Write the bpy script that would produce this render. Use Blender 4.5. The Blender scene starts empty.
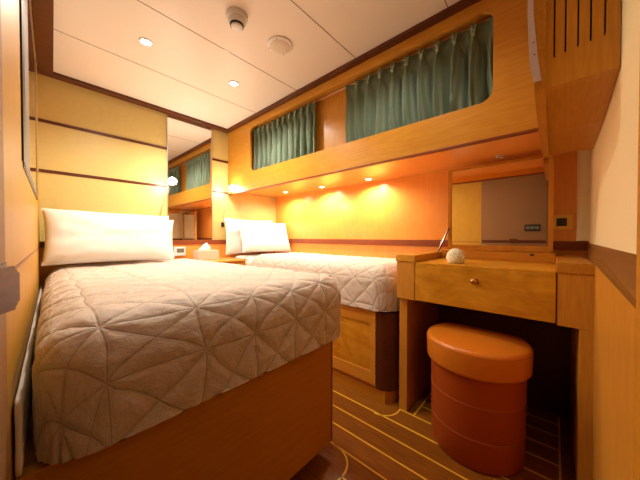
import bpy, bmesh, math, random
from mathutils import Vector, Matrix, noise
random.seed(7)
C = bpy.context.scene.collection
PI = math.pi

# ------------------------------------------------------------------ materials
def new_mat(name):
    m = bpy.data.materials.new(name); m.use_nodes = True
    nt = m.node_tree; b = nt.nodes['Principled BSDF']
    return m, nt, b

def plain(name, col, rough=.5, metal=0., spec=.5, bump=0., bscale=200., coat=0., sheen=0.):
    m, nt, b = new_mat(name)
    b.inputs['Roughness'].default_value = rough
    b.inputs['Metallic'].default_value = metal
    b.inputs['Specular IOR Level'].default_value = spec
    b.inputs['Coat Weight'].default_value = coat
    b.inputs['Sheen Weight'].default_value = sheen
    tc = nt.nodes.new('ShaderNodeTexCoord'); n = nt.nodes.new('ShaderNodeTexNoise')
    n.inputs['Scale'].default_value = bscale; n.inputs['Detail'].default_value = 3
    nt.links.new(tc.outputs['Object'], n.inputs['Vector'])
    r = nt.nodes.new('ShaderNodeValToRGB')
    r.color_ramp.elements[0].position = .3; r.color_ramp.elements[1].position = .7
    r.color_ramp.elements[0].color = (*[c*.95 for c in col], 1); r.color_ramp.elements[1].color = (*col, 1)
    nt.links.new(n.outputs['Fac'], r.inputs['Fac']); nt.links.new(r.outputs['Color'], b.inputs['Base Color'])
    if bump:
        bp = nt.nodes.new('ShaderNodeBump'); bp.inputs['Strength'].default_value = bump; bp.inputs['Distance'].default_value = .002
        nt.links.new(n.outputs['Fac'], bp.inputs['Height']); nt.links.new(bp.outputs['Normal'], b.inputs['Normal'])
    return m

def wood(name, c1, c2, axis='Z', scale=9., rough=.35, coat=.1, stretch=14., mottled=0.):
    m, nt, b = new_mat(name)
    b.inputs['Roughness'].default_value = rough
    b.inputs['Coat Weight'].default_value = coat*.6; b.inputs['Coat Roughness'].default_value = .18; b.inputs['Specular IOR Level'].default_value = .3
    tc = nt.nodes.new('ShaderNodeTexCoord'); mp = nt.nodes.new('ShaderNodeMapping')
    s = [stretch]*3; s['XYZ'.index(axis)] = 1.
    mp.inputs['Scale'].default_value = s
    n = nt.nodes.new('ShaderNodeTexNoise'); n.inputs['Scale'].default_value = scale
    n.inputs['Detail'].default_value = 6; n.inputs['Distortion'].default_value = .4
    nt.links.new(tc.outputs['Object'], mp.inputs['Vector']); nt.links.new(mp.outputs['Vector'], n.inputs['Vector'])
    n2 = nt.nodes.new('ShaderNodeTexNoise'); n2.inputs['Scale'].default_value = 6.; n2.inputs['Detail'].default_value = 4; n2.inputs['Distortion'].default_value = 1.5
    nt.links.new(tc.outputs['Object'], n2.inputs['Vector'])
    mx = nt.nodes.new('ShaderNodeMix'); mx.inputs[0].default_value = .25 + mottled
    nt.links.new(n.outputs['Fac'], mx.inputs[2]); nt.links.new(n2.outputs['Fac'], mx.inputs[3])
    r = nt.nodes.new('ShaderNodeValToRGB')
    r.color_ramp.elements[0].position = .35; r.color_ramp.elements[1].position = .65
    r.color_ramp.elements[0].color = (*c1, 1); r.color_ramp.elements[1].color = (*c2, 1)
    nt.links.new(mx.outputs[0], r.inputs['Fac']); nt.links.new(r.outputs['Color'], b.inputs['Base Color'])
    return m

def emit(name, col, st):
    m, nt, b = new_mat(name)
    b.inputs['Base Color'].default_value = (*col, 1)
    b.inputs['Emission Color'].default_value = (*col, 1); b.inputs['Emission Strength'].default_value = st
    return m

M = dict(
    ceil=plain('ceiling_laminate', (.85, .75, .67), .42, spec=.4),
    seam=plain('seam_shadow_gap', (.30, .21, .14), .6),
    yellow=plain('cream_yellow_panel', (.66, .52, .19), .38, bscale=30),
    white=plain('cream_white_wall', (.90, .78, .47), .5),
    dark=wood('dark_mahogany', (.085, .022, .008), (.13, .038, .014), 'X', 12, .35),
    rail=wood('reddish_mahogany', (.20, .045, .014), (.27, .07, .022), 'Y', 12, .35),
    lwall=wood('left_wall_wood', (.47, .235, .02), (.54, .285, .03), 'Z', 6, .42, .0),
    walnut=wood('dark_honey_rail', (.16, .062, .008), (.22, .09, .013), 'X', 8, .4),
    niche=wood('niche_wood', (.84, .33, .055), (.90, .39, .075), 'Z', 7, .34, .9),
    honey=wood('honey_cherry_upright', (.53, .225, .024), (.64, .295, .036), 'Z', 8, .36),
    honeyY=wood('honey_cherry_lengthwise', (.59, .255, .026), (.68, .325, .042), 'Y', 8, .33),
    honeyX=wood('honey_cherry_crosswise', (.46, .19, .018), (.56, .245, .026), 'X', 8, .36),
    burl=wood('mottled_cherry', (.49, .19, .009), (.70, .34, .025), 'Y', 7, .3, .15, 5., .35),
    foot=wood('foot_panel_cherry', (.48, .20, .012), (.55, .24, .018), 'X', 6, .45, .0),
    brownp=plain('brown_satin_panel', (.29, .15, .06), .55, spec=.25),
    sheet=plain('white_cotton', (.88, .86, .84), .9, bump=.15, bscale=300, sheen=.2),
    quilt=plain('beige_quilt_satin', (.66, .555, .47), .55, bump=.12, bscale=420, sheen=.25),
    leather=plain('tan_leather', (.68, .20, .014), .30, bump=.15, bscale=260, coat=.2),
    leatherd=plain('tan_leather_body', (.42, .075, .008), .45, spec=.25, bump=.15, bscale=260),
    thread=plain('tan_piping', (.42, .13, .03), .5),
    chrome=plain('brushed_metal', (.62, .58, .60), .28, 1.),
    silver=plain('dull_silver_frame', (.20, .17, .165), .5, .2, spec=.3),
    brass=plain('antique_brass', (.52, .32, .09), .28, 1.),
    mirror=plain('mirror_silver', (.93, .93, .92), .015, 1.),
    black=plain('black_plastic', (.012, .012, .012), .35),
    plastic=plain('white_plastic', (.82, .80, .80), .4),
    grille=plain('beige_plastic', (.70, .60, .50), .6),
    screen=plain('grey_display', (.16, .17, .13), .25),
    sock=plain('yellow_socket_plate', (.95, .62, .10), .4),
    tissuebox=plain('peach_card', (.80, .50, .40), .7),
    tissue=plain('tissue_paper', (.9, .84, .84), .95),
    coral=plain('ivory_coral', (.80, .72, .50), .9, bump=.8, bscale=160),
    handle=wood('dark_rose_handle', (.14, .045, .028), (.20, .065, .04), 'Y', 10, .3, .4),
    pale=plain('pale_edge_sheen', (.60, .50, .56), .3, coat=.3),  # light reflected off the locker's edge, painted in as a pale colour
    glass=plain('night_window_glass', (.02, .03, .03), .08, coat=.4),
    jamb=wood('orange_door_jamb', (.50, .17, .02), (.56, .21, .03), 'Z', 7, .4),
    inlay=plain('maple_inlay', (.90, .55, .04), .4),
    led=emit('warm_lamp', (1., .86, .62), 30.),
    led2=emit('niche_lamp', (1., .80, .50), 30.),
    bulb=emit('reading_bulb', (1., .86, .66), 60.),
)

def teak():
    m, nt, b = new_mat('teak_floor')
    b.inputs['Roughness'].default_value = .42; b.inputs['Specular IOR Level'].default_value = .25
    tc = nt.nodes.new('ShaderNodeTexCoord'); mp = nt.nodes.new('ShaderNodeMapping'); mp.inputs['Scale'].default_value = (22, 1.6, 1)
    n = nt.nodes.new('ShaderNodeTexNoise'); n.inputs['Scale'].default_value = 5; n.inputs['Detail'].default_value = 7
    nt.links.new(tc.outputs['Object'], mp.inputs['Vector']); nt.links.new(mp.outputs['Vector'], n.inputs['Vector'])
    r = nt.nodes.new('ShaderNodeValToRGB'); r.color_ramp.elements[0].position = .3; r.color_ramp.elements[1].position = .7
    r.color_ramp.elements[0].color = (.19, .062, .005, 1); r.color_ramp.elements[1].color = (.32, .108, .009, 1)
    nt.links.new(n.outputs['Fac'], r.inputs['Fac']); nt.links.new(r.outputs['Color'], b.inputs['Base Color'])
    return m
M['teak'] = teak()

def curtain_mat():
    m, nt, b = new_mat('green_grey_curtain')
    b.inputs['Roughness'].default_value = .8; b.inputs['Sheen Weight'].default_value = .4
    tc = nt.nodes.new('ShaderNodeTexCoord'); mp = nt.nodes.new('ShaderNodeMapping'); mp.inputs['Scale'].default_value = (1, 1, 8)
    w = nt.nodes.new('ShaderNodeTexNoise'); w.inputs['Scale'].default_value = 60; w.inputs['Detail'].default_value = 3
    nt.links.new(tc.outputs['Object'], mp.inputs['Vector']); nt.links.new(mp.outputs['Vector'], w.inputs['Vector'])
    r = nt.nodes.new('ShaderNodeValToRGB')
    r.color_ramp.elements[0].color = (.25, .36, .26, 1); r.color_ramp.elements[1].color = (.38, .50, .37, 1)
    nt.links.new(w.outputs['Fac'], r.inputs['Fac']); nt.links.new(r.outputs['Color'], b.inputs['Base Color'])
    return m
M['curtain'] = curtain_mat()

def quilt_mat():
    m, nt, b = new_mat('beige_quilt_stitched'); S = .180
    b.inputs['Roughness'].default_value = .6; b.inputs['Sheen Weight'].default_value = .2
    at = nt.nodes.new('ShaderNodeAttribute'); at.attribute_name = 'cloth'
    sp = nt.nodes.new('ShaderNodeSeparateXYZ'); nt.links.new(at.outputs['Vector'], sp.inputs[0])
    def mth(op, x, y):
        n = nt.nodes.new('ShaderNodeMath'); n.operation = op
        for i, v in enumerate((x, y)):
            if isinstance(v, (int, float)): n.inputs[i].default_value = v
            else: nt.links.new(v, n.inputs[i])
        return n.outputs[0]
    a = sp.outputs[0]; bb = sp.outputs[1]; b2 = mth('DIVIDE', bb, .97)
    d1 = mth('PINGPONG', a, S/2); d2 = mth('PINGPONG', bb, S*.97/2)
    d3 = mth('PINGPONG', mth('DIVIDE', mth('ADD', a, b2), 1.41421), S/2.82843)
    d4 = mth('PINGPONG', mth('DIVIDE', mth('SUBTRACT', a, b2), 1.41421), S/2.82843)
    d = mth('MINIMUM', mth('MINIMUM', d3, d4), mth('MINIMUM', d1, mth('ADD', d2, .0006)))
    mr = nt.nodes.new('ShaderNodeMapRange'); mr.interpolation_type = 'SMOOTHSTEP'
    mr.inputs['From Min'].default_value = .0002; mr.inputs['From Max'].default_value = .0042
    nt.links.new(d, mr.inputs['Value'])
    # crease shade painted darker along the stitch lines, broken up by noise
    breakup = nt.nodes.new('ShaderNodeTexNoise'); breakup.inputs['Scale'].default_value = 70; nt.links.new(at.outputs['Vector'], breakup.inputs['Vector'])
    fac = mth('MAXIMUM', mr.outputs[0], mth('MULTIPLY', breakup.outputs['Fac'], .75))
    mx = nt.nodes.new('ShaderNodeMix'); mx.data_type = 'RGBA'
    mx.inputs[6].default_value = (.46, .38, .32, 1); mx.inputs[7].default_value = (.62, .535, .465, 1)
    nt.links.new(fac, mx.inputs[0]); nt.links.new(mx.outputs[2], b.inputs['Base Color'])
    n1 = nt.nodes.new('ShaderNodeTexNoise'); n1.inputs['Scale'].default_value = 34; n1.inputs['Detail'].default_value = 5; n1.inputs['Roughness'].default_value = .6; n1.inputs['Distortion'].default_value = .8
    nt.links.new(at.outputs['Vector'], n1.inputs['Vector'])
    h = mth('ADD', mth('MULTIPLY', n1.outputs['Fac'], 1.5), mth('MULTIPLY', mr.outputs[0], .45))
    bp = nt.nodes.new('ShaderNodeBump'); bp.inputs['Strength'].default_value = .55; bp.inputs['Distance'].default_value = .006
    nt.links.new(h, bp.inputs['Height']); nt.links.new(bp.outputs['Normal'], b.inputs['Normal'])
    return m
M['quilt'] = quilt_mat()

# ------------------------------------------------------------------ mesh helpers
def box(bm, x0, x1, y0, y1, z0, z1, bev=0., seg=2):
    r = bmesh.ops.create_cube(bm, size=1.)
    vs = r['verts']
    for v in vs:
        v.co = Vector(((x0+x1)/2+v.co.x*(x1-x0), (y0+y1)/2+v.co.y*(y1-y0), (z0+z1)/2+v.co.z*(z1-z0)))
    if bev > 0:
        es = list({e for v in vs for e in v.link_edges})
        bmesh.ops.bevel(bm, geom=es, offset=bev, segments=seg, profile=.6, affect='EDGES')

def prism(bm, pts, a0, a1, axis):
    """closed polygon extruded along an axis; pts are the two other coords in XYZ order"""
    def mk(p, a):
        return {'X': (a, p[0], p[1]), 'Y': (p[0], a, p[1]), 'Z': (p[0], p[1], a)}[axis]
    A = [bm.verts.new(mk(p, a0)) for p in pts]; B = [bm.verts.new(mk(p, a1)) for p in pts]
    n = len(pts)
    bm.faces.new(A); bm.faces.new(B[::-1])
    for i in range(n):
        bm.faces.new((A[i], A[(i+1) % n], B[(i+1) % n], B[i]))

def lathe(bm, prof, cx, cy, seg=48, frame=None):
    rings = []
    for r, z in prof:
        ring = []
        for k in range(seg):
            a = 2*PI*k/seg
            p = Vector((cx+r*math.cos(a), cy+r*math.sin(a), z)) if frame is None else frame @ Vector((r*math.cos(a), r*math.sin(a), z))
            ring.append(bm.verts.new(p))
        rings.append(ring)
    for a, b in zip(rings, rings[1:]):
        for k in range(seg):
            bm.faces.new((a[k], a[(k+1) % seg], b[(k+1) % seg], b[k]))
    bm.faces.new(rings[0][::-1]); bm.faces.new(rings[-1])

def tube(bm, pts, r, seg=10):
    pts = [Vector(p) for p in pts]; rings = []
    up = Vector((.13, .21, .97))
    for i, p in enumerate(pts):
        d = (pts[min(i+1, len(pts)-1)]-pts[max(i-1, 0)]).normalized()
        s = d.cross(up)
        if s.length < .05: s = d.cross(Vector((1, 0, 0)))
        s.normalize(); t = s.cross(d)
        rr = r[i] if isinstance(r, (list, tuple)) else r
        rings.append([bm.verts.new(p+rr*(math.cos(2*PI*k/seg)*s+math.sin(2*PI*k/seg)*t)) for k in range(seg)])
    for a, b in zip(rings, rings[1:]):
        for k in range(seg):
            bm.faces.new((a[k], a[(k+1) % seg], b[(k+1) % seg], b[k]))
    bm.faces.new(rings[0][::-1]); bm.faces.new(rings[-1])

def B(*boxes, bev=0.):
    bm = bmesh.new()
    for b in boxes: box(bm, *b, bev=bev)
    return bm

def obj(name, bm, m, parent=None, smooth=False, angle=40):
    bmesh.ops.recalc_face_normals(bm, faces=bm.faces)
    me = bpy.data.meshes.new(name)
    off = Vector((0, 0, 0))
    p = parent
    while p is not None: off += p.location; p = p.parent
    for v in bm.verts: v.co -= off
    bm.to_mesh(me); bm.free()
    me.materials.append(m if not isinstance(m, str) else M[m])
    o = bpy.data.objects.new(name, me); C.objects.link(o)
    if parent is not None: o.parent = parent
    if smooth:
        for f in me.polygons: f.use_smooth = True
        me.set_sharp_from_angle(angle=math.radians(angle))
    return o

def thing(name, label, cat, loc, group=None):
    o = bpy.data.objects.new(name, None); C.objects.link(o); o.location = loc
    o.empty_display_size = .05
    o['label'] = label; o['category'] = cat
    if group: o['group'] = group
    return o
def tag(o, label, cat, group=None):
    o['label'] = label; o['category'] = cat
    if group: o['group'] = group
    return o
def rebase(o, loc):
    """moves a single-mesh thing's origin to its base"""
    loc = Vector(loc)
    for v in o.data.vertices: v.co -= loc
    o.location = loc
    return o
def struct(name, bm, m, parent=None, smooth=False):
    o = obj(name, bm, m, parent, smooth)
    if parent is None: o['kind'] = 'structure'
    return o
def dup_tree(o, parent=None, dz=None):
    c = o.copy(); C.objects.link(c)
    if parent is not None: c.parent = parent
    for ch in list(o.children): dup_tree(ch, c)
    return c

def wob(x, y, z, s, seed=0.):
    return noise.noise(Vector((x*s+seed, y*s-seed, z*s+seed*.7)))

# ------------------------------------------------------------------ dimensions
ZC = 2.24; YH = 2.70; XN = 2.14; XU = 1.47; ZS = 1.59
LW = lambda y: -.06+.037*y            # left wall face
WN = lambda x: -.076-.0305*x          # wainscot face, south wall
WW = lambda x: -.1185-.0141*x             # white wall face

# ------------------------------------------------------------------ floor, ceiling
fl = struct('floor', B((-.9, 2.3, -1.3, 2.85, -.05, 0.)), 'teak')
bm = bmesh.new()
T = .0012; HW = .0042
def strip(x0, y0, x1, y1, w=HW):
    d = Vector((x1-x0, y1-y0)).normalized(); n = Vector((-d.y, d.x))*w
    prism(bm, [(x0+n.x, y0+n.y), (x1+n.x, y1+n.y), (x1-n.x, y1-n.y), (x0-n.x, y0-n.y)], -.002, T, 'Z')
def arc(cx, cy, r, a0, a1, w=HW, n=14):
    o = [(cx+(r+w)*math.cos(a0+(a1-a0)*i/n), cy+(r+w)*math.sin(a0+(a1-a0)*i/n)) for i in range(n+1)]
    i_ = [(cx+(r-w)*math.cos(a0+(a1-a0)*i/n), cy+(r-w)*math.sin(a0+(a1-a0)*i/n)) for i in range(n+1)]
    prism(bm, o+i_[::-1], -.002, T, 'Z')
strip(1.405, -1.2, 1.405, 2.5); strip(1.283, -1.2, 1.283, 2.5); strip(1.162, -1.2, 1.162, 2.5)
strip(1.043, -1.2, 1.043, 2.5); strip(.922, -1.2, .922, .705)
strip(.80, -1.2, .80, .70); strip(.68, -1.2, .68, .70); strip(.56, -1.2, .56, .70); strip(.44, -1.2, .44, .70)
strip(.32, -1.2, .32, .70); strip(.20, -1.2, .20, .70); strip(.08, -1.2, .08, .70); strip(-.04, -1.2, -.04, .70)
strip(0., .70, .93, .70); arc(.93, .81, .11, -PI/2, 0); strip(1.04, .81, 1.04, .84)
arc(1.50, .81, .105, PI, 1.5*PI); strip(1.50, .705, 1.545, .705)
strip(1.53, -.10, 1.53, .70)
strip(1.53, .62, 2.10, .62); strip(1.53, -.03, 2.10, -.03)
for k in range(4): strip(1.65+.12*k, -.03, 1.65+.12*k, .62)
obj('inlay_stripe', bm, 'inlay', fl)
ce = struct('ceiling', B((-.9, 2.3, -1.3, 2.85, ZC, ZC+.05)), 'ceil')
bm = bmesh.new()
for y in (2.09, 1.53, .97, .41, -.15, -.71): box(bm, -.05, 1.47, y-.0022, y+.0022, ZC-.0012, ZC+.001)
obj('seam', bm, 'seam', ce)
# crown border
t = struct('trim_1', B((-.06, 1.47, YH-.075, YH, ZC-.018, ZC), bev=.003), 'dark')
bm = bmesh.new(); prism(bm, [(LW(-.1), -.1), (LW(-.1)+.075, -.1), (LW(YH)+.075, YH-.0755), (LW(YH), YH-.0755)], ZC-.018, ZC-.001, 'Z')
struct('trim_2', bm, 'dark')
struct('trim_3', B((XU-.05, XU, -.1, YH-.0755, ZC-.018, ZC-.001), bev=.003), 'dark')
bm = bmesh.new(); prism(bm, [(.62, WW(.62)), (XU-.051, WW(XU)), (XU-.051, WW(XU)+.06), (.62, WW(.62)+.06)], ZC-.018, ZC-.001, 'Z')
struct('trim_4', bm, 'dark')

# ------------------------------------------------------------------ walls
def skin(name, x0, x1, z0, z1, m, y=YH, th=.01): return struct(name, B((x0, x1, y, y+th, z0, z1)), m)
hb = struct('wall_headboard', B((-.1, 2.25, YH+.0, YH+.1, 0, ZC)), 'yellow')
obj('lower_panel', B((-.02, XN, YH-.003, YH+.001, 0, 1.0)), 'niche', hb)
# dark battens on the headboard wall
n_ = 5
for (x0, x1, z) in ((.04, .857, 1.9), (.04, .857, 1.547), (1.285, 1.47, 1.9), (1.285, 1.47, 1.56)):
    struct('trim_%d' % n_, B((x0, x1, YH-.006, YH, z-.011, z+.011), bev=.0015), 'dark'); n_ += 1
struct('trim_%d' % n_, B((.04, XN, YH-.014, YH-.0032, 1.0, 1.045), bev=.003), 'rail'); n_ += 1
# niche wall (hull side)
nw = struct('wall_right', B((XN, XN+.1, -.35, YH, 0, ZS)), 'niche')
struct('trim_%d' % n_, B((XN-.016, XN, -.14, YH-.0145, 1.0, 1.053), bev=.003), 'rail'); n_ += 1
# upper window bulkhead with one long rounded opening
bm = bmesh.new()
y0, y1, z0, z1 = .222, 2.262, 1.728, 2.166
def rrect(y0, y1, z0, z1, r, n=8):
    P = []
    for (cy, cz, a) in ((y1-r, z1-r, 0), (y0+r, z1-r, PI/2), (y0+r, z0+r, PI), (y1-r, z0+r, 1.5*PI)):
        P += [(cy+r*math.cos(a+PI/2*i/n), cz+r*math.sin(a+PI/2*i/n)) for i in range(n+1)]
    return P
hole = rrect(y0, y1, z0, z1, .055)
outer = [(YH, ZC), (-.14, ZC), (-.14, ZS-.04), (YH, ZS-.04)]
hv = [bm.verts.new((XU, *p)) for p in hole]; ov = [bm.verts.new((XU, *p)) for p in outer]
he = [bm.edges.new((hv[i], hv[(i+1) % len(hv)])) for i in range(len(hv))]
oe = [bm.edges.new((ov[i], ov[(i+1) % 4])) for i in range(4)]
bmesh.ops.triangle_fill(bm, edges=he+oe, use_beauty=True)
r = bmesh.ops.extrude_face_region(bm, geom=list(bm.faces))
for g in r['geom']:
    if isinstance(g, bmesh.types.BMVert): g.co.x += .02
wu = struct('wall_window', bm, 'honeyY')
obj('pocket_back', B((XU+.10, XU+.11, 1.02, 1.50, 1.68, ZC-.01)), 'honey', wu)
obj('pocket_lining', B((XU+.02, XU+.11, .15, 2.33, 1.690, 1.702), (XU+.02, XU+.11, .15, 2.33, 2.19, 2.2), (XU+.02, XU+.11, .14, .15, 1.69, 2.2), (XU+.02, XU+.11, 2.33, 2.34, 1.69, 2.2)), 'honeyY', wu)
obj('pelmet_edge', B((XU-.004, XU+.02, -.13, YH-.001, ZS-.052, ZS-.040), bev=.002), 'rail', wu)
for i, (a, b) in enumerate(((1.5, 2.33), (.15, 1.02))):
    w = struct('window_%d' % (i+1), B((XU+.10, XU+.112, a, b, 1.70, 2.19)), 'glass')
    obj('window_frame', B((XU+.092, XU+.0995, a, b, 1.702, 1.73), (XU+.092, XU+.0995, a, b, 2.16, 2.19), (XU+.092, XU+.0995, a, a+.03, 1.73, 2.16), (XU+.092, XU+.0995, b-.03, b, 1.73, 2.16)), 'honeyY', w)
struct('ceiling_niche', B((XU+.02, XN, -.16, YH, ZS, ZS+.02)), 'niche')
# left wall (slightly skewed)
def leftslab(name, ya, yb, z0, z1, off, th, m, parent=None):
    bm = bmesh.new()
    prism(bm, [(LW(ya)+off, ya), (LW(yb)+off, yb), (LW(yb)+off-th, yb), (LW(ya)+off-th, ya)], z0, z1, 'Z')
    return struct(name, bm, m, parent)
wl = leftslab('wall_left', .725, YH, 0, ZC, 0, .08, 'lwall')
leftslab('trim_%d' % n_, .73, YH-.015, 1.004, 1.011, .0015, .0013, 'rail'); n_ += 1
leftslab('wall_left_entry', -.6, .06, 0, ZC, 0, .08, 'brownp')
leftslab('wall_left_over_door', .0605, .7245, 2.1, ZC, 0, .08, 'brownp')
# door leaf edge / jamb at the left edge of the frame, with its handle
dr = leftslab('door_1', .062, .7235, .004, 2.098, .002, .04, 'brownp')
def ray(px, t):
    return None
bm = bmesh.new()
d = Vector((math.sin(math.radians(23)), math.cos(math.radians(23)), 0)); s = Vector((d.y, -d.x, 0))
leftslab('rail', .07, .715, .998, 1.035, .0042, .0021, 'dark', dr)
c0 = Vector((-.0150, .42, 1.0275))
N = 10; hh = .0225; ht = .007
prof = []
for (a, zc_) in ((0, 1), (PI/2, 1), (PI, -1), (1.5*PI, -1)): pass
L = .088; rr_ = .008
pts = [(-L, -hh), (-rr_, -hh)] + [(-rr_+rr_*math.sin(PI/2*i/6), -hh+rr_-rr_*math.cos(PI/2*i/6)) for i in range(1, 7)] + \
      [(-rr_+rr_*math.cos(PI/2*i/6), hh-rr_+rr_*math.sin(PI/2*i/6)) for i in range(0, 7)] + [(-L, hh)]
A = [bm.verts.new(c0+d*p[0]+s*ht+Vector((0, 0, p[1]))) for p in pts]; Bv = [bm.verts.new(c0+d*p[0]-s*ht+Vector((0, 0, p[1]))) for p in pts]
bm.faces.new(A); bm.faces.new(Bv[::-1])
for i in range(len(pts)): bm.faces.new((A[i], A[(i+1) % len(pts)], Bv[(i+1) % len(pts)], Bv[i]))
bmesh.ops.bevel(bm, geom=[e for e in bm.edges if abs(e.calc_length()-2*ht) > 1e-5], offset=.003, segments=2, affect='EDGES')
hd = obj('door_handle', bm, 'handle', dr, True)
# south wall: white upper, wood wainscot, sloping rail
def southslab(name, xa, xb, z0, z1, f, th, m, parent=None):
    bm = bmesh.new()
    prism(bm, [(xa, f(xa)), (xb, f(xb)), (xb, f(xb)-th), (xa, f(xa)-th)], z0, z1, 'Z')
    return struct(name, bm, m, parent)
southslab('wall_back', .60, XN, .97, ZC, WW, .06, 'white')
southslab('wall_back_wainscot', .60, XN, 0, .97, WN, .085, 'honey')
bm = bmesh.new()
P0 = [(.615, WN(.615)+.002), (.615, WW(.615))]; P1 = [(XN-.017, WN(XN)+.002), (XN-.017, WW(XN))]
vs = []
for (a, b) in (P0, P1):
    vs.append([bm.verts.new((a[0], a[1], .9705)), bm.verts.new((a[0], a[1], .985)), bm.verts.new((b[0], b[1]+.001, 1.042)), bm.verts.new((b[0], b[1]+.001, .9705))])
for k in range(4): bm.faces.new((vs[0][k], vs[0][(k+1) % 4], vs[1][(k+1) % 4], vs[1][k]))
bm.faces.new(vs[0]); bm.faces.new(vs[1][::-1])
struct('trim_%d' % n_, bm, 'walnut'); n_ += 1
bm = bmesh.new()
prism(bm, [(XN, WW(XN)), (XN-.035, WW(XN))]+[(XN-.035*math.cos(a), WW(XN)+.052*math.sin(a)) for a in [PI/16*i for i in range(1, 9)]], 1.055, ZS, 'Z')
struct('trim_%d' % n_, bm, 'white', None, True); n_ += 1
# door jamb at the right edge of the frame, corridor beyond
struct('door_2', B((.48, .60, -.30, -.0906, 0, ZC), bev=.002), 'foot')
struct('wall_corridor_left', B((-.95, -.9, -1.35, -.6, 0, ZC)), 'honey')
struct('wall_corridor_far', B((-.9, 2.25, -1.35, -1.3, 0, ZC)), 'yellow')
struct('wall_corridor_right', B((2.2, 2.25, -1.3, -.17, 0, ZC)), 'honey')
struct('baseboard_back', B((1.02, 1.04, -.12, -.1195, .0, .0005)), 'dark') if False else None

# ------------------------------------------------------------------ mirrors
t = thing('wall_mirror', 'tall frameless mirror on the headboard wall between the beds', 'mirror', (1.07, YH, 1.046))
obj('mirror_glass', B((.862, 1.280, YH-.007, YH-.001, 1.047, 2.218)), 'mirror', t)
obj('edge_trim', B((.856, .862, YH-.012, YH-.001, 1.047, 2.218), (1.280, 1.286, YH-.012, YH-.001, 1.047, 2.218)), 'chrome', t)
t = thing('framed_mirror', 'mirror with a silver and black edged frame on the left wall above the near bed', 'mirror', (LW(1.2), 1.2, 1.235))
ya, yb, za, zb, fw = 1.27, 2.20, 1.305, 2.10, .26
bm = bmesh.new()
def lq(ya_, yb_, z0_, z1_, o0, o1, bm=bm):
    prism(bm, [(LW(ya_)+o0, ya_), (LW(yb_)+o0, yb_), (LW(yb_)+o1, yb_), (LW(ya_)+o1, ya_)], z0_, z1_, 'Z')
lq(ya, ya+fw, za, zb, .0005, .0030); lq(yb-.03, yb, za, zb, .0005, .0030); lq(ya+fw, yb-.03, za, za+.03, .0005, .0030); lq(ya+fw, yb-.03, zb-.03, zb, .0005, .0030)
obj('frame', bm, 'silver', t)
bm = bmesh.new(); lq(ya+fw, yb-.03, za+.03, zb-.03, .0005, .0024, bm); obj('mirror_glass', bm, 'mirror', t)
bm = bmesh.new(); lq(ya-.10, ya-.0005, za, zb, .0005, .0045, bm); lq(ya-.06, yb, za-.012, za-.0005, .0005, .0024, bm); lq(yb+.0005, yb+.06, za-.012, zb, .0005, .004, bm); obj('backing', bm, 'black', t)

# switch plate on the left entry wall (seen in the vanity mirror)
t = thing('switch_plate', 'black switch plate seen reflected in the vanity mirror', 'switch', (LW(.2), .2, 1.14))
def lbox(ya_, yb_, z0_, z1_, o0, o1):
    b_ = bmesh.new(); lq(ya_, yb_, z0_, z1_, o0, o1, b_); return b_
obj('plate', lbox(.12, .27, 1.145, 1.225, .0005, .008), 'black', t)
for k in range(3): obj('rocker', lbox(.135+.043*k, .170+.043*k, 1.165, 1.205, .0085, .012), 'screen', t)

# ------------------------------------------------------------------ quilt / mattress
def cushion_box(x0, x1, y0, y1, z0, z1, r, step, disp, cloth=False):
    """dense box skin with rounded edges; disp(x,y,z,normal) gives outward offset"""
    bm = bmesh.new()
    c = Vector(((x0+x1)/2, (y0+y1)/2, (z0+z1)/2)); h = Vector(((x1-x0)/2, (y1-y0)/2, (z1-z0)/2))
    inner = Vector((h.x-r, h.y-r, h.z-r))
    cache = {}
    lay = bm.verts.layers.float_vector.new('cloth') if cloth else None
    def vert(i, j, k, n):
        key = (i, j, k)
        if key in cache: return cache[key]
        p = Vector((-h.x+2*h.x*i/n[0], -h.y+2*h.y*j/n[1], -h.z+2*h.z*k/n[2]))
        q = Vector((max(-inner.x, min(inner.x, p.x)), max(-inner.y, min(inner.y, p.y)), max(-inner.z, min(inner.z, p.z))))
        d = p-q
        nn = d.normalized()
        pos = q+nn*r + c
        pos += nn*disp(pos.x, pos.y, pos.z, nn)
        v = bm.verts.new(pos); cache[key] = v
        if lay is not None: v[lay] = disp.last
        return v
    n = [max(4, int(round(2*a/step))) for a in h]
    for (a, b, cc) in ((0, 1, 2), (0, 2, 1), (1, 2, 0)):
        for side in (0, n[cc]):
            for i in range(n[a]):
                for j in range(n[b]):
                    q = []
                    for (di, dj) in ((0, 0), (1, 0), (1, 1), (0, 1)):
                        idx = [0, 0, 0]; idx[a] = i+di; idx[b] = j+dj; idx[cc] = side
                        q.append(vert(*idx, n))
                    bm.faces.new(q)
    return bm

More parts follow.
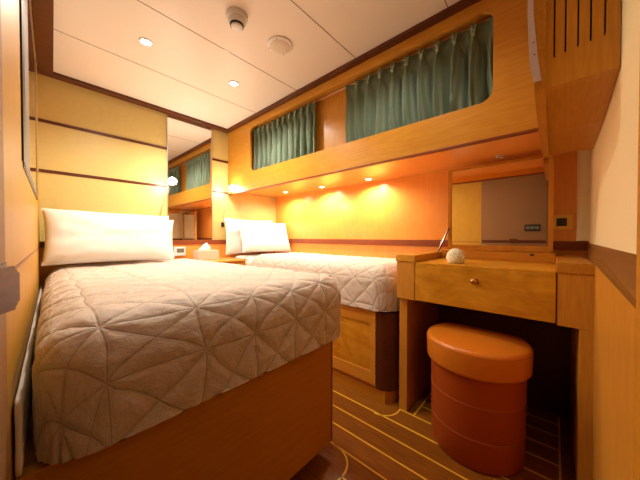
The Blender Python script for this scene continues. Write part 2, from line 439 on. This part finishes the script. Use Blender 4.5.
def quilt_disp(x1, y0, z1, amp=.012, S=.165, seed=0., ox=0., oy=0.):
    """stitched diamond-and-cross pattern with puckers, in unfolded cloth coordinates"""
    def near(u, s_):
        u = u/s_; u -= math.floor(u); return min(u, 1-u)*s_
    def f(x, y, z, n):
        dz = z1-z
        a = x + dz*n.x + ox; b = y + dz*n.y + oy
        wa = .017*noise.noise(Vector((a*7+seed, b*7, 2))); wb = .017*noise.noise(Vector((a*6, b*6+seed, 7)))
        a += wa; b += wb
        f.last = (a, b, S)
        d1 = near(a, S); d2 = near(b, S*.97)
        d3 = near((a+b/.97)/1.414, S/1.414); d4 = near((a-b/.97)/1.414, S/1.414)
        g = min(1-math.exp(-(d3/.010)), 1-math.exp(-(d4/.010)), 1-.9*math.exp(-(d1/.009)), 1-.4*math.exp(-(d2/.009)))
        # creases run across the nearest seam
        e = min(d1, d3, d4)
        puck = .5*noise.noise(Vector((a*22+seed, b*22, 3)))+.38*noise.noise(Vector((a*48, b*34+seed, 1)))+.25*noise.noise(Vector((a*90, b*80+seed, 8)))
        big = .8*noise.noise(Vector((a*3.1+seed, b*3.1, 5)))
        return amp*(g + (.42+.45*(1-g))*puck) + .008*big - amp
    return f

def bed_base(x0, x1, y0, y1): pass

# --- bed 1 (left)
b1 = thing('bed', 'near single bed with an orange-brown wooden foot panel, against the left wall', 'bed', (.5, 1.75, 0), 'single berths')
obj('plinth', B((.045, .90, .86, 2.69, 0, .08)), 'dark', b1)
bm = bmesh.new(); prism(bm, [(LW(.80)+.002, .80), (.970, .80), (.970, 2.69), (LW(2.69)+.002, 2.69)], .081, .583, 'Z')
obj('foot_panel', bm, 'foot', b1)
bm = bmesh.new()
prism(bm, [(.9705, .80), (.9705, .88), (1.0, .88), (1.0, .83)]+[(.970+.03*math.cos(a), .83-.03*math.sin(a)) for a in [PI/12*i for i in range(1, 6)]], .081, .583, 'Z')
obj('corner_post', bm, 'dark', b1, True)
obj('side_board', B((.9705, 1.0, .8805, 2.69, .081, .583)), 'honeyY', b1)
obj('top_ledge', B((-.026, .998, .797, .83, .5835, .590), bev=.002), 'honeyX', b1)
def sheet_disp(x, y, z, n):
    return .006*noise.noise(Vector((x*9, y*9, z*14)))
def flat_bottom(bm, zf):
    for v in bm.verts:
        if v.co.z < zf: v.co.z = zf
bm = cushion_box(.17, .92, .88, 2.55, .606, .835, .05, .05, lambda *a: 0)
obj('mattress', bm, 'sheet', b1, True, 80)
bm = cushion_box(-.006, .006, .80, 2.60, .593, .745, .0055, .02, lambda x, y, z, n: .0012*noise.noise(Vector((x*9, y*12, z*14))))
for v in bm.verts: v.co.x += LW(v.co.y)+.0085

obj('sheet', bm, 'sheet', b1, True, 80)
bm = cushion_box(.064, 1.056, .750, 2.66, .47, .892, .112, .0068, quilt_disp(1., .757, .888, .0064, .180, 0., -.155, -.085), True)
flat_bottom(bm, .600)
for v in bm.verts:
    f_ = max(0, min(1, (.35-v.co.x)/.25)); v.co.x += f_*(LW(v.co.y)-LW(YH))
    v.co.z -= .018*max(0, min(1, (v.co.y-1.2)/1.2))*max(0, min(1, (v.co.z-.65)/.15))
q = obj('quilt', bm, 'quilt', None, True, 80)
tag(rebase(q, (.5, 1.7, .60)), 'beige stitched quilt covering the near left bed', 'quilt', 'quilts')

# --- bed 2 (right)
b2 = thing('bed', 'far single bed in the lit niche with a drawer front in its side', 'bed', (1.82, 1.7, 0), 'single berths')
obj('plinth', B((1.512, 2.13, .80, 2.69, 0, .08)), 'foot', b2)
obj('carcass', B((1.515, 2.13, .86, 2.69, .081, .59)), 'honeyY', b2)
R_ = .105
bm = bmesh.new()
prism(bm, [(1.503, .858), (1.62, .858), (1.62, .745), (1.503+R_, .745)]+[(1.503+R_-R_*math.sin(a), .85-R_*math.cos(a)) for a in [PI/16*i for i in range(1, 8)]]+[(1.503, .85)], .081, .588, 'Z')
obj('corner_post', bm, 'dark', b2, True)
bm = bmesh.new()
prism(bm, [(1.512, .799), (1.62, .799), (1.62, .76), (1.60, .76)]+[(1.60-.088*math.sin(a), .83-.07*math.cos(a)) for a in [PI/16*i for i in range(1, 6)]], .0, .0805, 'Z')
obj('plinth_corner', bm, 'foot', b2, True)
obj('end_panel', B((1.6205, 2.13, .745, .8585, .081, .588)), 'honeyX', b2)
for k, (ya, yb) in enumerate(((.862, 1.33), (1.335, 1.80), (1.805, 2.27))):
    d_ = obj('drawer_front', B((1.497, 1.5145, ya, ya+.04, .105, .588), (1.497, 1.5145, yb-.04, yb, .105, .588), (1.497, 1.5145, ya+.04, yb-.04, .105, .185), (1.497, 1.5145, ya+.04, yb-.04, .505, .588)), 'honeyY', b2)
    obj('inset_panel', B((1.505, 1.5145, ya+.04, yb-.04, .185, .505)), 'burl', d_)
bm = cushion_box(1.56, 2.10, .82, 2.30, .606, .835, .05, .05, lambda *a: 0)
cb = cushion_box(1.50, 2.13, 2.375, 2.68, .592, .868, .05, .03, sheet_disp); obj('folded_sheet', cb, 'sheet', b2, True, 80)
obj('mattress', bm, 'sheet', b2, True, 80)
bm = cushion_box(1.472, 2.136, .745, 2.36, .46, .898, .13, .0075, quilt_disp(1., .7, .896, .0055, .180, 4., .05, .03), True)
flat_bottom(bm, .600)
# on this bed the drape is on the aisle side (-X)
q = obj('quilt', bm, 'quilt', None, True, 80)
tag(rebase(q, (1.8, 1.5, .598)), 'beige stitched quilt covering the far bed in the niche', 'quilt', 'quilts')

# ------------------------------------------------------------------ pillows
def pillow(w, h, th, seed, loc, tilt, yaw=0., roll=0.):
    bm = bmesh.new(); nu, nv = 46, 30
    Rm = Matrix.Translation(loc) @ Matrix.Rotation(yaw, 4, 'Z') @ Matrix.Rotation(tilt, 4, 'X') @ Matrix.Rotation(roll, 4, 'Y')
    grid = {}
    for sgn in (1, -1):
        for i in range(nu+1):
            for j in range(nv+1):
                edge = i in (0, nu) or j in (0, nv)
                if sgn == -1 and edge: grid[(sgn, i, j)] = grid[(1, i, j)]; continue
                u = -1+2*i/nu; v = -1+2*j/nv
                bow = 1-.05*(1-v*v)*(abs(u)**3); bowv = 1-.07*(1-u*u)*(abs(v)**3)
                x = u*w/2*(1-.045*(1-v*v)*abs(u)); z = v*h/2*(1-.06*(1-u*u)*abs(v))
                t_ = th/2*((1-u**4)**.62)*((1-v**4)**.62)
                wr = .010*noise.noise(Vector((u*2.5+seed, v*3+seed, sgn)))+.005*noise.noise(Vector((u*8+seed*2, v*5, sgn*2)))
                y = -sgn*(t_ + wr*(1-u**6)*(1-v**6))
                grid[(sgn, i, j)] = bm.verts.new(Rm @ Vector((x, y, z)))
    for sgn in (1, -1):
        for i in range(nu):
            for j in range(nv):
                f = [grid[(sgn, i, j)], grid[(sgn, i+1, j)], grid[(sgn, i+1, j+1)], grid[(sgn, i, j+1)]]
                bm.faces.new(f if sgn == 1 else f[::-1])
    return bm
def mk_pillow(label, group, *a):
    o = obj('pillow', pillow(*a), 'sheet', None, True, 80)
    zmin = min(v.co.z for v in o.data.vertices)
    tag(rebase(o, (a[4][0], a[4][1], zmin)), label, 'pillow', group)
mk_pillow('large white pillow in front, leaning at the head of the near left bed', 'white pillows', .765, .40, .19, 1., Vector((.425, 2.45, 1.076)), math.radians(-20), .0, math.radians(1))
mk_pillow('white pillow behind the front pillow on the near left bed, edge showing at its right', 'white pillows', .74, .35, .09, 5., Vector((.525, 2.640, 1.058)), math.radians(-3), 0., 0.)
mk_pillow('front white pillow leaning at the head of the far niche bed', 'white pillows', .66, .37, .15, 9., Vector((1.79, 2.44, 1.078)), math.radians(-20), math.radians(0), math.radians(2))
mk_pillow('white pillow behind the front one on the far niche bed, showing at its left', 'white pillows', .64, .40, .10, 13., Vector((1.71, 2.625, 1.082)), math.radians(-3), 0., 0.)

# ------------------------------------------------------------------ bedside shelf and what stands on it
t = thing('bedside_cabinet', 'low honey wood bedside cabinet between the two beds', 'cabinet', (1.25, 2.5, 0))
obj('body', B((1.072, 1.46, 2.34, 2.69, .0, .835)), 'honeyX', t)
obj('top', B((1.066, 1.465, 2.32, 2.695, .8355, .853), bev=.003), 'niche', t)
obj('door', B((1.08, 1.445, 2.328, 2.3395, .1, .80), bev=.002), 'honey', t)
tb = thing('tissue_box', 'peach tissue box on the bedside cabinet', 'tissue box', (1.13, 2.52, .8535))
obj('box', B((1.045, 1.245, 2.47, 2.59, .8535, .945), bev=.004), 'tissuebox', tb)
bm = bmesh.new()
ring = []
for lev, (rx, ry, z) in enumerate(((.055, .016, .946), (.050, .018, .960), (.040, .014, .980), (.022, .008, 1.0), (.006, .003, 1.012))):
    ring.append([bm.verts.new((1.12+.008*lev+rx*math.cos(a)*(1+.25*math.sin(3*a+lev)), 2.53+ry*math.sin(a)*(1+.4*math.cos(5*a)), z+.006*math.sin(4*a))) for a in [2*PI*k/20 for k in range(20)]])
for a, b in zip(ring, ring[1:]):
    for k in range(20): bm.faces.new((a[k], a[(k+1) % 20], b[(k+1) % 20], b[k]))
bm.faces.new(ring[-1]); bm.faces.new(ring[0][::-1])
obj('tissue', bm, 'tissue', tb, True, 80)
th_ = thing('thermostat', 'small white thermostat with a grey display on the wall beside the near pillow', 'thermostat', (.955, YH, .895))
obj('case', B((.905, 1.01, YH-.022, YH-.0002, .895, .980), bev=.004), 'plastic', th_)
obj('display', B((.930, .995, YH-.0245, YH-.0222, .925, .965)), 'screen', th_)

# ------------------------------------------------------------------ reading lamps
def reading_lamp(label, base, head):
    t = thing('reading_lamp', label, 'lamp', (base[0], YH, base[2]-.02), 'reading lamps')
    bm = bmesh.new(); box(bm, base[0]-.014, base[0]+.014, YH-.022, YH-.001, base[2]-.025, base[2]+.025, bev=.004); obj('wall_mount', bm, 'black', t)
    P = [Vector((base[0], YH-.02, base[2]+.015))]
    p0 = Vector((base[0], YH-.022, base[2]+.015)); p3 = Vector(head)+Vector((0, .03, -.012))
    p1 = p0+Vector((-.004, -.012, .16)); p2 = p3+Vector((0, .03, -.14))
    P = [(1-s)**3*p0+3*(1-s)**2*s*p1+3*(1-s)*s*s*p2+s**3*p3 for s in [i/16 for i in range(17)]]
    bm = bmesh.new(); tube(bm, P, .0028); obj('gooseneck', bm, 'chrome', t, True)
    dirv = Vector((0, -1, -.25)).normalized()
    fr = Matrix.Translation(Vector(head)) @ dirv.to_track_quat('Z', 'Y').to_matrix().to_4x4()
    bm = bmesh.new(); lathe(bm, [(.007, -.03), (.012, -.024), (.0145, 0.), (.017, .006)], 0, 0, 20, fr); obj('lamp_head', bm, 'chrome', t, True)
    bm = bmesh.new(); lathe(bm, [(.0145, .0062), (.027, .012), (.034, .026), (.031, .042), (.020, .053), (.006, .057)], 0, 0, 20, fr); obj('bulb', bm, 'bulb', t, True)
    L = bpy.data.lights.new('reading_light', 'POINT'); L.energy = READ; L.color = (1, .91, .76); L.shadow_soft_size = .03
    lo = bpy.data.objects.new('reading_light', L); C.objects.link(lo); lo.location = Vector(head)+dirv*.085
READ = 4.0
reading_lamp('lit gooseneck reading lamp left of the tall wall mirror, above the near pillow', (.79, YH, 1.21), (.862, 2.60, 1.588))
reading_lamp('lit gooseneck reading lamp right of the tall wall mirror, above the niche bed', (1.40, YH, 1.21), (1.45, 2.60, 1.604))

# ------------------------------------------------------------------ curtains
def curtain(label, ya, yb, npl, seed, x=XU+.058):
    t = thing('curtain', label, 'curtain', (x, (ya+yb)/2, 1.705), 'pleated window curtains')
    bm = bmesh.new(); nu = npl*16; nv = 30; zt, zb = 2.160, 1.712
    for sgn in (0,):
        g = []
        for i in range(nu+1):
            col = []
            ph = i/16.
            for j in range(nv+1):
                v = j/nv; z = zt+(zb-zt)*v
                k = math.floor(ph); f = ph-k
                amp = (.015+.010*min(1, v*2.2))
                if v > .12: pinch = 0
                else: pinch = 1-v/.12
                wig = .35*noise.noise(Vector((ph*1.3+seed, v*1.2, seed)))
                fold = math.cos(2*PI*(ph+wig*v*.9))+.45*math.cos(4*PI*(ph+wig*.6)+seed)*min(1, v*3)+.22*math.cos(6*PI*(ph+wig)+2*seed)*min(1, v*3)+.6*noise.noise(Vector((ph*2.1, v*2.5, seed+3)))*v
                # threefold pinched head at f~0
                dd = min(f, 1-f)
                head = math.exp(-(dd/.10)**2)*(.5+.5*math.cos(2*PI*dd/.075))*.016*math.exp(-((v-.08)/.09)**2)
                y = ya+(yb-ya)*i/nu
                # gathers pull cloth toward pinch
                off = (f if f < .5 else f-1)
                y -= (yb-ya)/npl*off*.55*math.exp(-((v-.11)/.10)**2)
                y += .010*noise.noise(Vector((ph*.8, v*1.5, seed+9)))*v
                xx = x - amp*fold*(1-.6*math.exp(-((v-.11)/.07)**2)) - head
                col.append(bm.verts.new((xx, y, z+.006*(math.sin(2*PI*ph+1)*(v > .97)))))
            g.append(col)
        for i in range(nu):
            for j in range(nv): bm.faces.new((g[i][j], g[i+1][j], g[i+1][j+1], g[i][j+1]))
    r = bmesh.ops.solidify(bm, geom=list(bm.faces), thickness=.0016)
    obj('cloth', bm, 'curtain', t, True, 80)
    for k in range(1, npl):
        yy = ya+(yb-ya)*k/npl
        b_ = bmesh.new()
        for dy in (-.009, 0, .009):
            tube(b_, [(x-.012, yy+dy*.25, 2.100), (x-.020, yy+dy*.5, 2.112), (x-.017, yy+dy*.9, 2.135), (x-.012, yy+dy*1.2, 2.158)], [.0035, .005, .0055, .003], 8)
        obj('pinch_pleat', b_, 'curtain', t, True)
curtain('grey-green pleated curtain over the window section nearest the headboard wall', 1.42, 2.255, 11, 3.)
curtain('grey-green pleated curtain, the longer one nearest the slatted locker', .225, 1.11, 10, 11.)
r_ = obj('curtain_rail', B((XU+.078, XU+.090, .20, 2.29, 2.169, 2.175)), 'tissuebox')
tag(rebase(r_, (XU+.05, 1.2, 2.167)), 'thin cream curtain rail running along the top of the window recess', 'curtain rail')

# ------------------------------------------------------------------ vanity desk
v = thing('vanity_desk', 'honey wood vanity desk with open mirror lid beside the niche bed', 'desk', (1.82, .3, 0))
XF = 1.5
obj('left_slab', B((XF-.004, XN-.018, .602, .722, .930, .970), bev=.002), 'burl', v)
obj('left_block', B((XF, XN-.002, .606, .716, .705, .929), bev=.0015), 'honey', v)
obj('left_leg', B((XF+.035, XN-.002, .664, .714, 0, .704), bev=.0015), 'honey', v)
obj('right_slab', B((XF-.004, XN-.018, -.1235, -.0085, .926, .970), bev=.002), 'honeyX', v)
obj('right_block', B((XF, XN-.002, -.1225, -.012, .700, .925), bev=.0015), 'honey', v)
obj('right_leg', B((XF, XN-.002, -.1225, -.080, 0, .699), bev=.0015), 'honey', v)
dw = obj('drawer', B((XF-.004, XF+.016, -.008, .601, .708, .916), bev=.003), 'burl', v)
fr = Matrix.Translation(Vector((XF-.004, .297, .855))) @ Vector((-1, 0, 0)).to_track_quat('Z', 'Y').to_matrix().to_4x4()
bm = bmesh.new(); lathe(bm, [(.017, 0), (.017, .003), (.006, .005), (.006, .013), (.013, .018), (.015, .023), (.011, .028), (.004, .030)], 0, 0, 24, fr)
obj('knob', bm, 'brass', dw, True)
obj('drawer_box', B((XF+.0165, 1.93, .0, .595, .715, .895)), 'honeyX', v)
obj('table_top', B((XF-.002, 1.955, -.0075, .6, .9165, .930), bev=.002), 'burl', v)
obj('rear_ledge', B((1.956, XN-.018, -.0075, .6, .9, .985), bev=.002), 'honeyY', v)
obj('back_board', B((XN-.02, XN-.0015, -.079, .663, 0, .70)), 'dark', v)
obj('catch', B((1.948, 1.9555, .085, .105, .968, .978), bev=.002), 'black', v)
# hinged mirror lid standing upright
lid = obj('mirror_lid', B((1.985, 2.012, .004, .026, .988, 1.545), (1.985, 2.012, .540, .562, .988, 1.545), (1.985, 2.012, .026, .540, .988, 1.022), (1.985, 2.012, .026, .540, 1.535, 1.545), (1.999, 2.012, .026, .54, 1.022, 1.535)), 'honey', v)
obj('mirror_glass', B((1.994, 1.9985, .0265, .5395, 1.0225, 1.5345)), 'mirror', lid)
bm = bmesh.new(); tube(bm, [(1.983, .556, 1.14), (1.937, .577, 1.056), (1.89, .598, .9765)], .0055, 8)
obj('lid_stay', bm, 'handle', v, True)
# coral ornament
bm = bmesh.new(); r = bmesh.ops.create_icosphere(bm, subdivisions=5, radius=1)
for vv in bm.verts:
    n = vv.co.copy()
    k = abs(math.sin(n.z*9+math.atan2(n.y, n.x)*4))*.5+.5*noise.noise(n*7)
    rr = 1.02+.15*k+.08*noise.noise(n*14)
    vv.co = Vector((1.60+n.x*.041*rr, .412+n.y*.043*rr, .931+max(-.0, (n.z+.62)*.046*rr)))
o = obj('coral_ornament', bm, 'coral', None, True, 80)
tag(rebase(o, (1.60, .412, .931)), 'small round ivory coral ornament on the desk top', 'ornament')
# wall socket
t = thing('wall_socket', 'black socket in a square yellow plate on the niche wall right of the mirror lid', 'socket', (XN, -.036, 1.122))
obj('plate', B((XN-.008, XN-.0005, -.080, .003, 1.122, 1.210), bev=.002), 'sock', t)
obj('socket_insert', B((XN-.012, XN-.0082, -.056, -.010, 1.142, 1.190), bev=.002), 'black', t)

# ------------------------------------------------------------------ stool
t = thing('stool', 'tan leather stool with flattened back half under the vanity desk', 'stool', (1.555, .305, 0))
def lath(prof):
    bm = bmesh.new(); lathe(bm, prof, 1.555, .302, 80)
    for v_ in bm.verts:      # the back of the stool is flattened
        rr = math.hypot(v_.co.x-1.555, v_.co.y-.302)
        lim = 1.555+.66*rr
        if v_.co.x > lim-.03: v_.co.x = lim-.03*math.exp(-(v_.co.x-lim+.03)/.03)
    return bm
def arcp(r, z, rad, a0, a1, n=6): return [(r+rad*math.cos(a0+(a1-a0)*i/n), z+rad*math.sin(a0+(a1-a0)*i/n)) for i in range(n+1)]
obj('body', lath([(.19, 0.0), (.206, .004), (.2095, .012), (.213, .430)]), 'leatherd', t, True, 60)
obj('seam', lath([(.2085, .1425), (.2125, .1428), (.2125, .1448), (.2085, .145)]), 'thread', t, True)
obj('seam', lath([(.2105, .2975), (.2138, .2978), (.2138, .2998), (.2105, .300)]), 'thread', t, True)
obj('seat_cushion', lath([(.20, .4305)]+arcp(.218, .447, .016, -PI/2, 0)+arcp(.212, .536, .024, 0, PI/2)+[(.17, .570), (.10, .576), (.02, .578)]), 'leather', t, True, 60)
obj('piping', lath(arcp(.2335, .5385, .0024, -PI/2, PI/2, 5)+[(.231, .541), (.231, .536)]), 'thread', t, True)

# ------------------------------------------------------------------ slatted locker at upper right
t = thing('slatted_locker', 'honey wood locker with vertical vent slots, high at the upper right', 'locker', (1.5, -.04, 1.53))
X0, X1, YA, YB = 1.10, 1.92, WW(1.10)+.0015, .024
bm = bmesh.new()
slots = [.0135-.0245*k for k in range(5)]
slots = []
for px in (552, 563, 575.5, 588, 602): 
    u = (px-320)/260.; slots.append(X0*(.669-.743*u)/(.743+.669*u))
zb_ = [1.640, 1.645, 1.648, 1.652, 1.655]
edges = [YB]+[y for s_ in slots for y in (s_+.0021, s_-.0021)]+[YA]
for k in range(0, len(edges), 2): box(bm, X0, X0+.012, edges[k+1], edges[k], 1.552, ZC-.02)
for k, s_ in enumerate(slots): box(bm, X0, X0+.012, s_-.00211, s_+.00211, 1.552, zb_[k])
obj('slatted_front', bm, 'honey', t)
def carc(x): return WW(x)+.0015
bm = bmesh.new()
vsx = [(X0+.04, 1.552), (X0+.0125, 1.552), (1.47, 1.508), (X1, 1.530), (X1, ZS-.001), (XU+.021, ZS-.001), (XU-.005, 1.54)]
prism(bm, [(X0+.0005, YB), (X0+.0005, carc(X0)), (XU-.052, carc(XU)), (XU-.052, YB)], 1.5505, 1.5515, 'Z')
def xz_slab(bm, pts, ya, yb_f):
    A = [bm.verts.new((p[0], ya, p[1])) for p in pts]; D = [bm.verts.new((p[0], yb_f(p[0]), p[1])) for p in pts]
    bm.faces.new(A); bm.faces.new(D[::-1])
    for i in range(len(pts)): bm.faces.new((A[i], A[(i+1) % len(pts)], D[(i+1) % len(pts)], D[i]))
bm.free(); bm = bmesh.new()
xz_slab(bm, [(X0+.0005, 1.5515), (X0+.03, 1.5505), (1.47, 1.522), (X1, 1.528), (X1, ZS-.002), (XU-.006, ZS-.002), (XU-.006, 1.56), (X0+.0005, 1.56)], YB, carc)
obj('underside', bm, 'honeyX', t)
obj('interior', B((X0+.03, XU-.006, YB-.120, YB-.003, 1.561, ZC-.02)), 'black', t)
bm = bmesh.new()
xz_slab(bm, [(X0-.012, ZC-.019), (X0-.012, 1.60), (X0-.0, 1.555), (X0+.02, 1.545), (1.3, 1.52), (1.5, 1.512), (X1-.02, 1.520), (X1, 1.54), (X1, ZS-.002), (XU-.006, ZS-.002), (XU-.006, ZC-.019)], .0245, lambda x: .052)
e = obj('end_panel', bm, 'honeyX', t)
bm = bmesh.new()
prism(bm, [(.0245, 1.5525), (.0245, ZC-.02), (.0555, ZC-.02), (.0555, 1.80), (.043, 1.65), (.030, 1.5525)], X0-.014, X0-.0125, 'X'); obj('front_stile', bm, 'honeyX', t)
bm = bmesh.new()
prism(bm, [(.056, 1.8), (.056, ZC-.02), (.0705, ZC-.02), (.0705, 1.80), (.065, 1.65), (.0535, 1.575), (.0345, 1.575), (.0435, 1.65)], X0-.016, X0-.0125, 'X'); obj('edge_strip', bm, 'pale', t)
obj('screw', B((X0-.0175, X0-.0162, .053, .0565, 1.70, 1.7035)), 'black', t)
obj('screw', B((X0-.0175, X0-.0162, .050, .0535, 1.66, 1.6635)), 'black', t)

# ------------------------------------------------------------------ ceiling fittings and lights
def spot(loc, e, size, col=(1, .90, .74), blend=.6, rad=.025):
    L = bpy.data.lights.new('lamp_light', 'SPOT'); L.energy = e; L.color = col; L.spot_size = math.radians(size); L.spot_blend = blend; L.shadow_soft_size = rad
    o = bpy.data.objects.new('lamp_light', L); C.objects.link(o); o.location = loc
def downlight(label, x, y, e, r=.034, z=ZC, lm='led', group='recessed ceiling downlights', cat='downlight', size=150, col=(1, .90, .74)):
    t = thing('recessed_downlight', label, cat, (x, y, z-.008), group)
    bm = bmesh.new()
    prof = [(r*.78, z+.002), (r*.78, z-.004), (r*.86, z-.0075), (r, z-.006), (r*1.04, z-.001), (r*1.04, z+.0005)]
    rings = [[bm.verts.new((x+a*math.cos(2*PI*k/32), y+a*math.sin(2*PI*k/32), zz)) for k in range(32)] for a, zz in prof]
    for a, b in zip(rings, rings[1:]+rings[:1]):
        for k in range(32): bm.faces.new((a[k], a[(k+1) % 32], b[(k+1) % 32], b[k]))
    obj('ring', bm, 'chrome', t, True)
    bm = bmesh.new(); lathe(bm, [(r*.77, z-.0005), (r*.77, z-.003), (r*.5, z-.0045)], x, y, 24); obj('lamp_lens', bm, lm, t)
    if e: spot((x, y, z-.016), e, size, col, rad=.03)
downlight('lit ceiling downlight above the near bed, the left one', .469, 1.817, 44)
downlight('lit ceiling downlight nearer the window side, the right one', 1.039, 1.812, 44)
downlight('ceiling downlight nearest the slatted locker, just above the picture edge', 1.039, .69, 15)
for lab, x, y in (('lit lamp under the window shelf nearest the far pillow', 1.955, 2.288), ('middle lit lamp under the window shelf over the niche bed', 2.0, 1.774), ('lit lamp under the window shelf farthest from the far pillow', 2.0, 1.225)):
    downlight(lab, x, y, 22., .034, ZS, 'led2', 'niche downlights', size=165, col=(1, .86, .66))
downlight('unlit small lamp under the window shelf above the vanity mirror', 2.0, .262, 0, .022, ZS, 'grille', 'niche downlights')
t = thing('smoke_detector', 'round white smoke detector on the ceiling', 'smoke detector', (.735, 1.25, ZC-.06))
def lt(prof, x, y): 
    bm = bmesh.new(); lathe(bm, prof, x, y, 40); return bm
obj('base', lt([(.055, ZC), (.055, ZC-.018), (.050, ZC-.024)], .735, 1.25), 'plastic', t, True)
obj('sensor', lt([(.045, ZC-.0245), (.045, ZC-.040), (.040, ZC-.048)], .735, 1.25), 'plastic', t, True)
obj('slot_ring', lt([(.036, ZC-.0485), (.034, ZC-.056)], .735, 1.25), 'black', t)
obj('cap', lt([(.030, ZC-.0565), (.028, ZC-.063), (.018, ZC-.068)], .735, 1.25), 'plastic', t, True)
t = thing('ceiling_speaker', 'round beige perforated speaker cover on the ceiling', 'speaker', (1.022, 1.245, ZC-.012))
obj('rim', lt([(.076, ZC), (.076, ZC-.006), (.070, ZC-.010), (.062, ZC-.011)], 1.022, 1.245), 'plastic', t, True)
obj('grille', lt([(.061, ZC-.0112), (.057, ZC-.014), (.02, ZC-.015)], 1.022, 1.245), 'grille', t, True)
for a in range(4):
    aa = PI/2*a+.6
    obj('screw', lt([(.003, ZC-.010), (.003, ZC-.0122)], 1.022+.068*math.cos(aa), 1.245+.068*math.sin(aa)), 'black', t)
o = obj('ceiling_clip', B((.812, .846, 1.522, 1.531, ZC-.003, ZC-.0002), bev=.0005), 'plastic')
tag(rebase(o, (.83, 1.526, ZC-.003)), 'tiny white clip in the ceiling panel seam', 'clip')

# corridor lamp behind the doorway, weak
spot((.2, -.8, ZC-.02), 1.5, 150)

# ------------------------------------------------------------------ world, camera, view
w = bpy.data.worlds.new('World'); bpy.context.scene.world = w; w.use_nodes = True
w.node_tree.nodes['Background'].inputs[0].default_value = (.05, .03, .02, 1); w.node_tree.nodes['Background'].inputs[1].default_value = .2
cam = bpy.data.cameras.new('camera'); co = bpy.data.objects.new('camera', cam); C.objects.link(co)
co.location = (0, 0, 1.08); co.rotation_euler = (math.radians(90-.77), 0, math.radians(-48))
cam.sensor_width = 36; cam.lens = 260/640*36; cam.clip_start = .01
sc = bpy.context.scene; sc.camera = co
sc.view_settings.view_transform = 'Standard'; sc.view_settings.look = 'None'; sc.view_settings.gamma = 1
sc.view_settings.exposure = 0.2
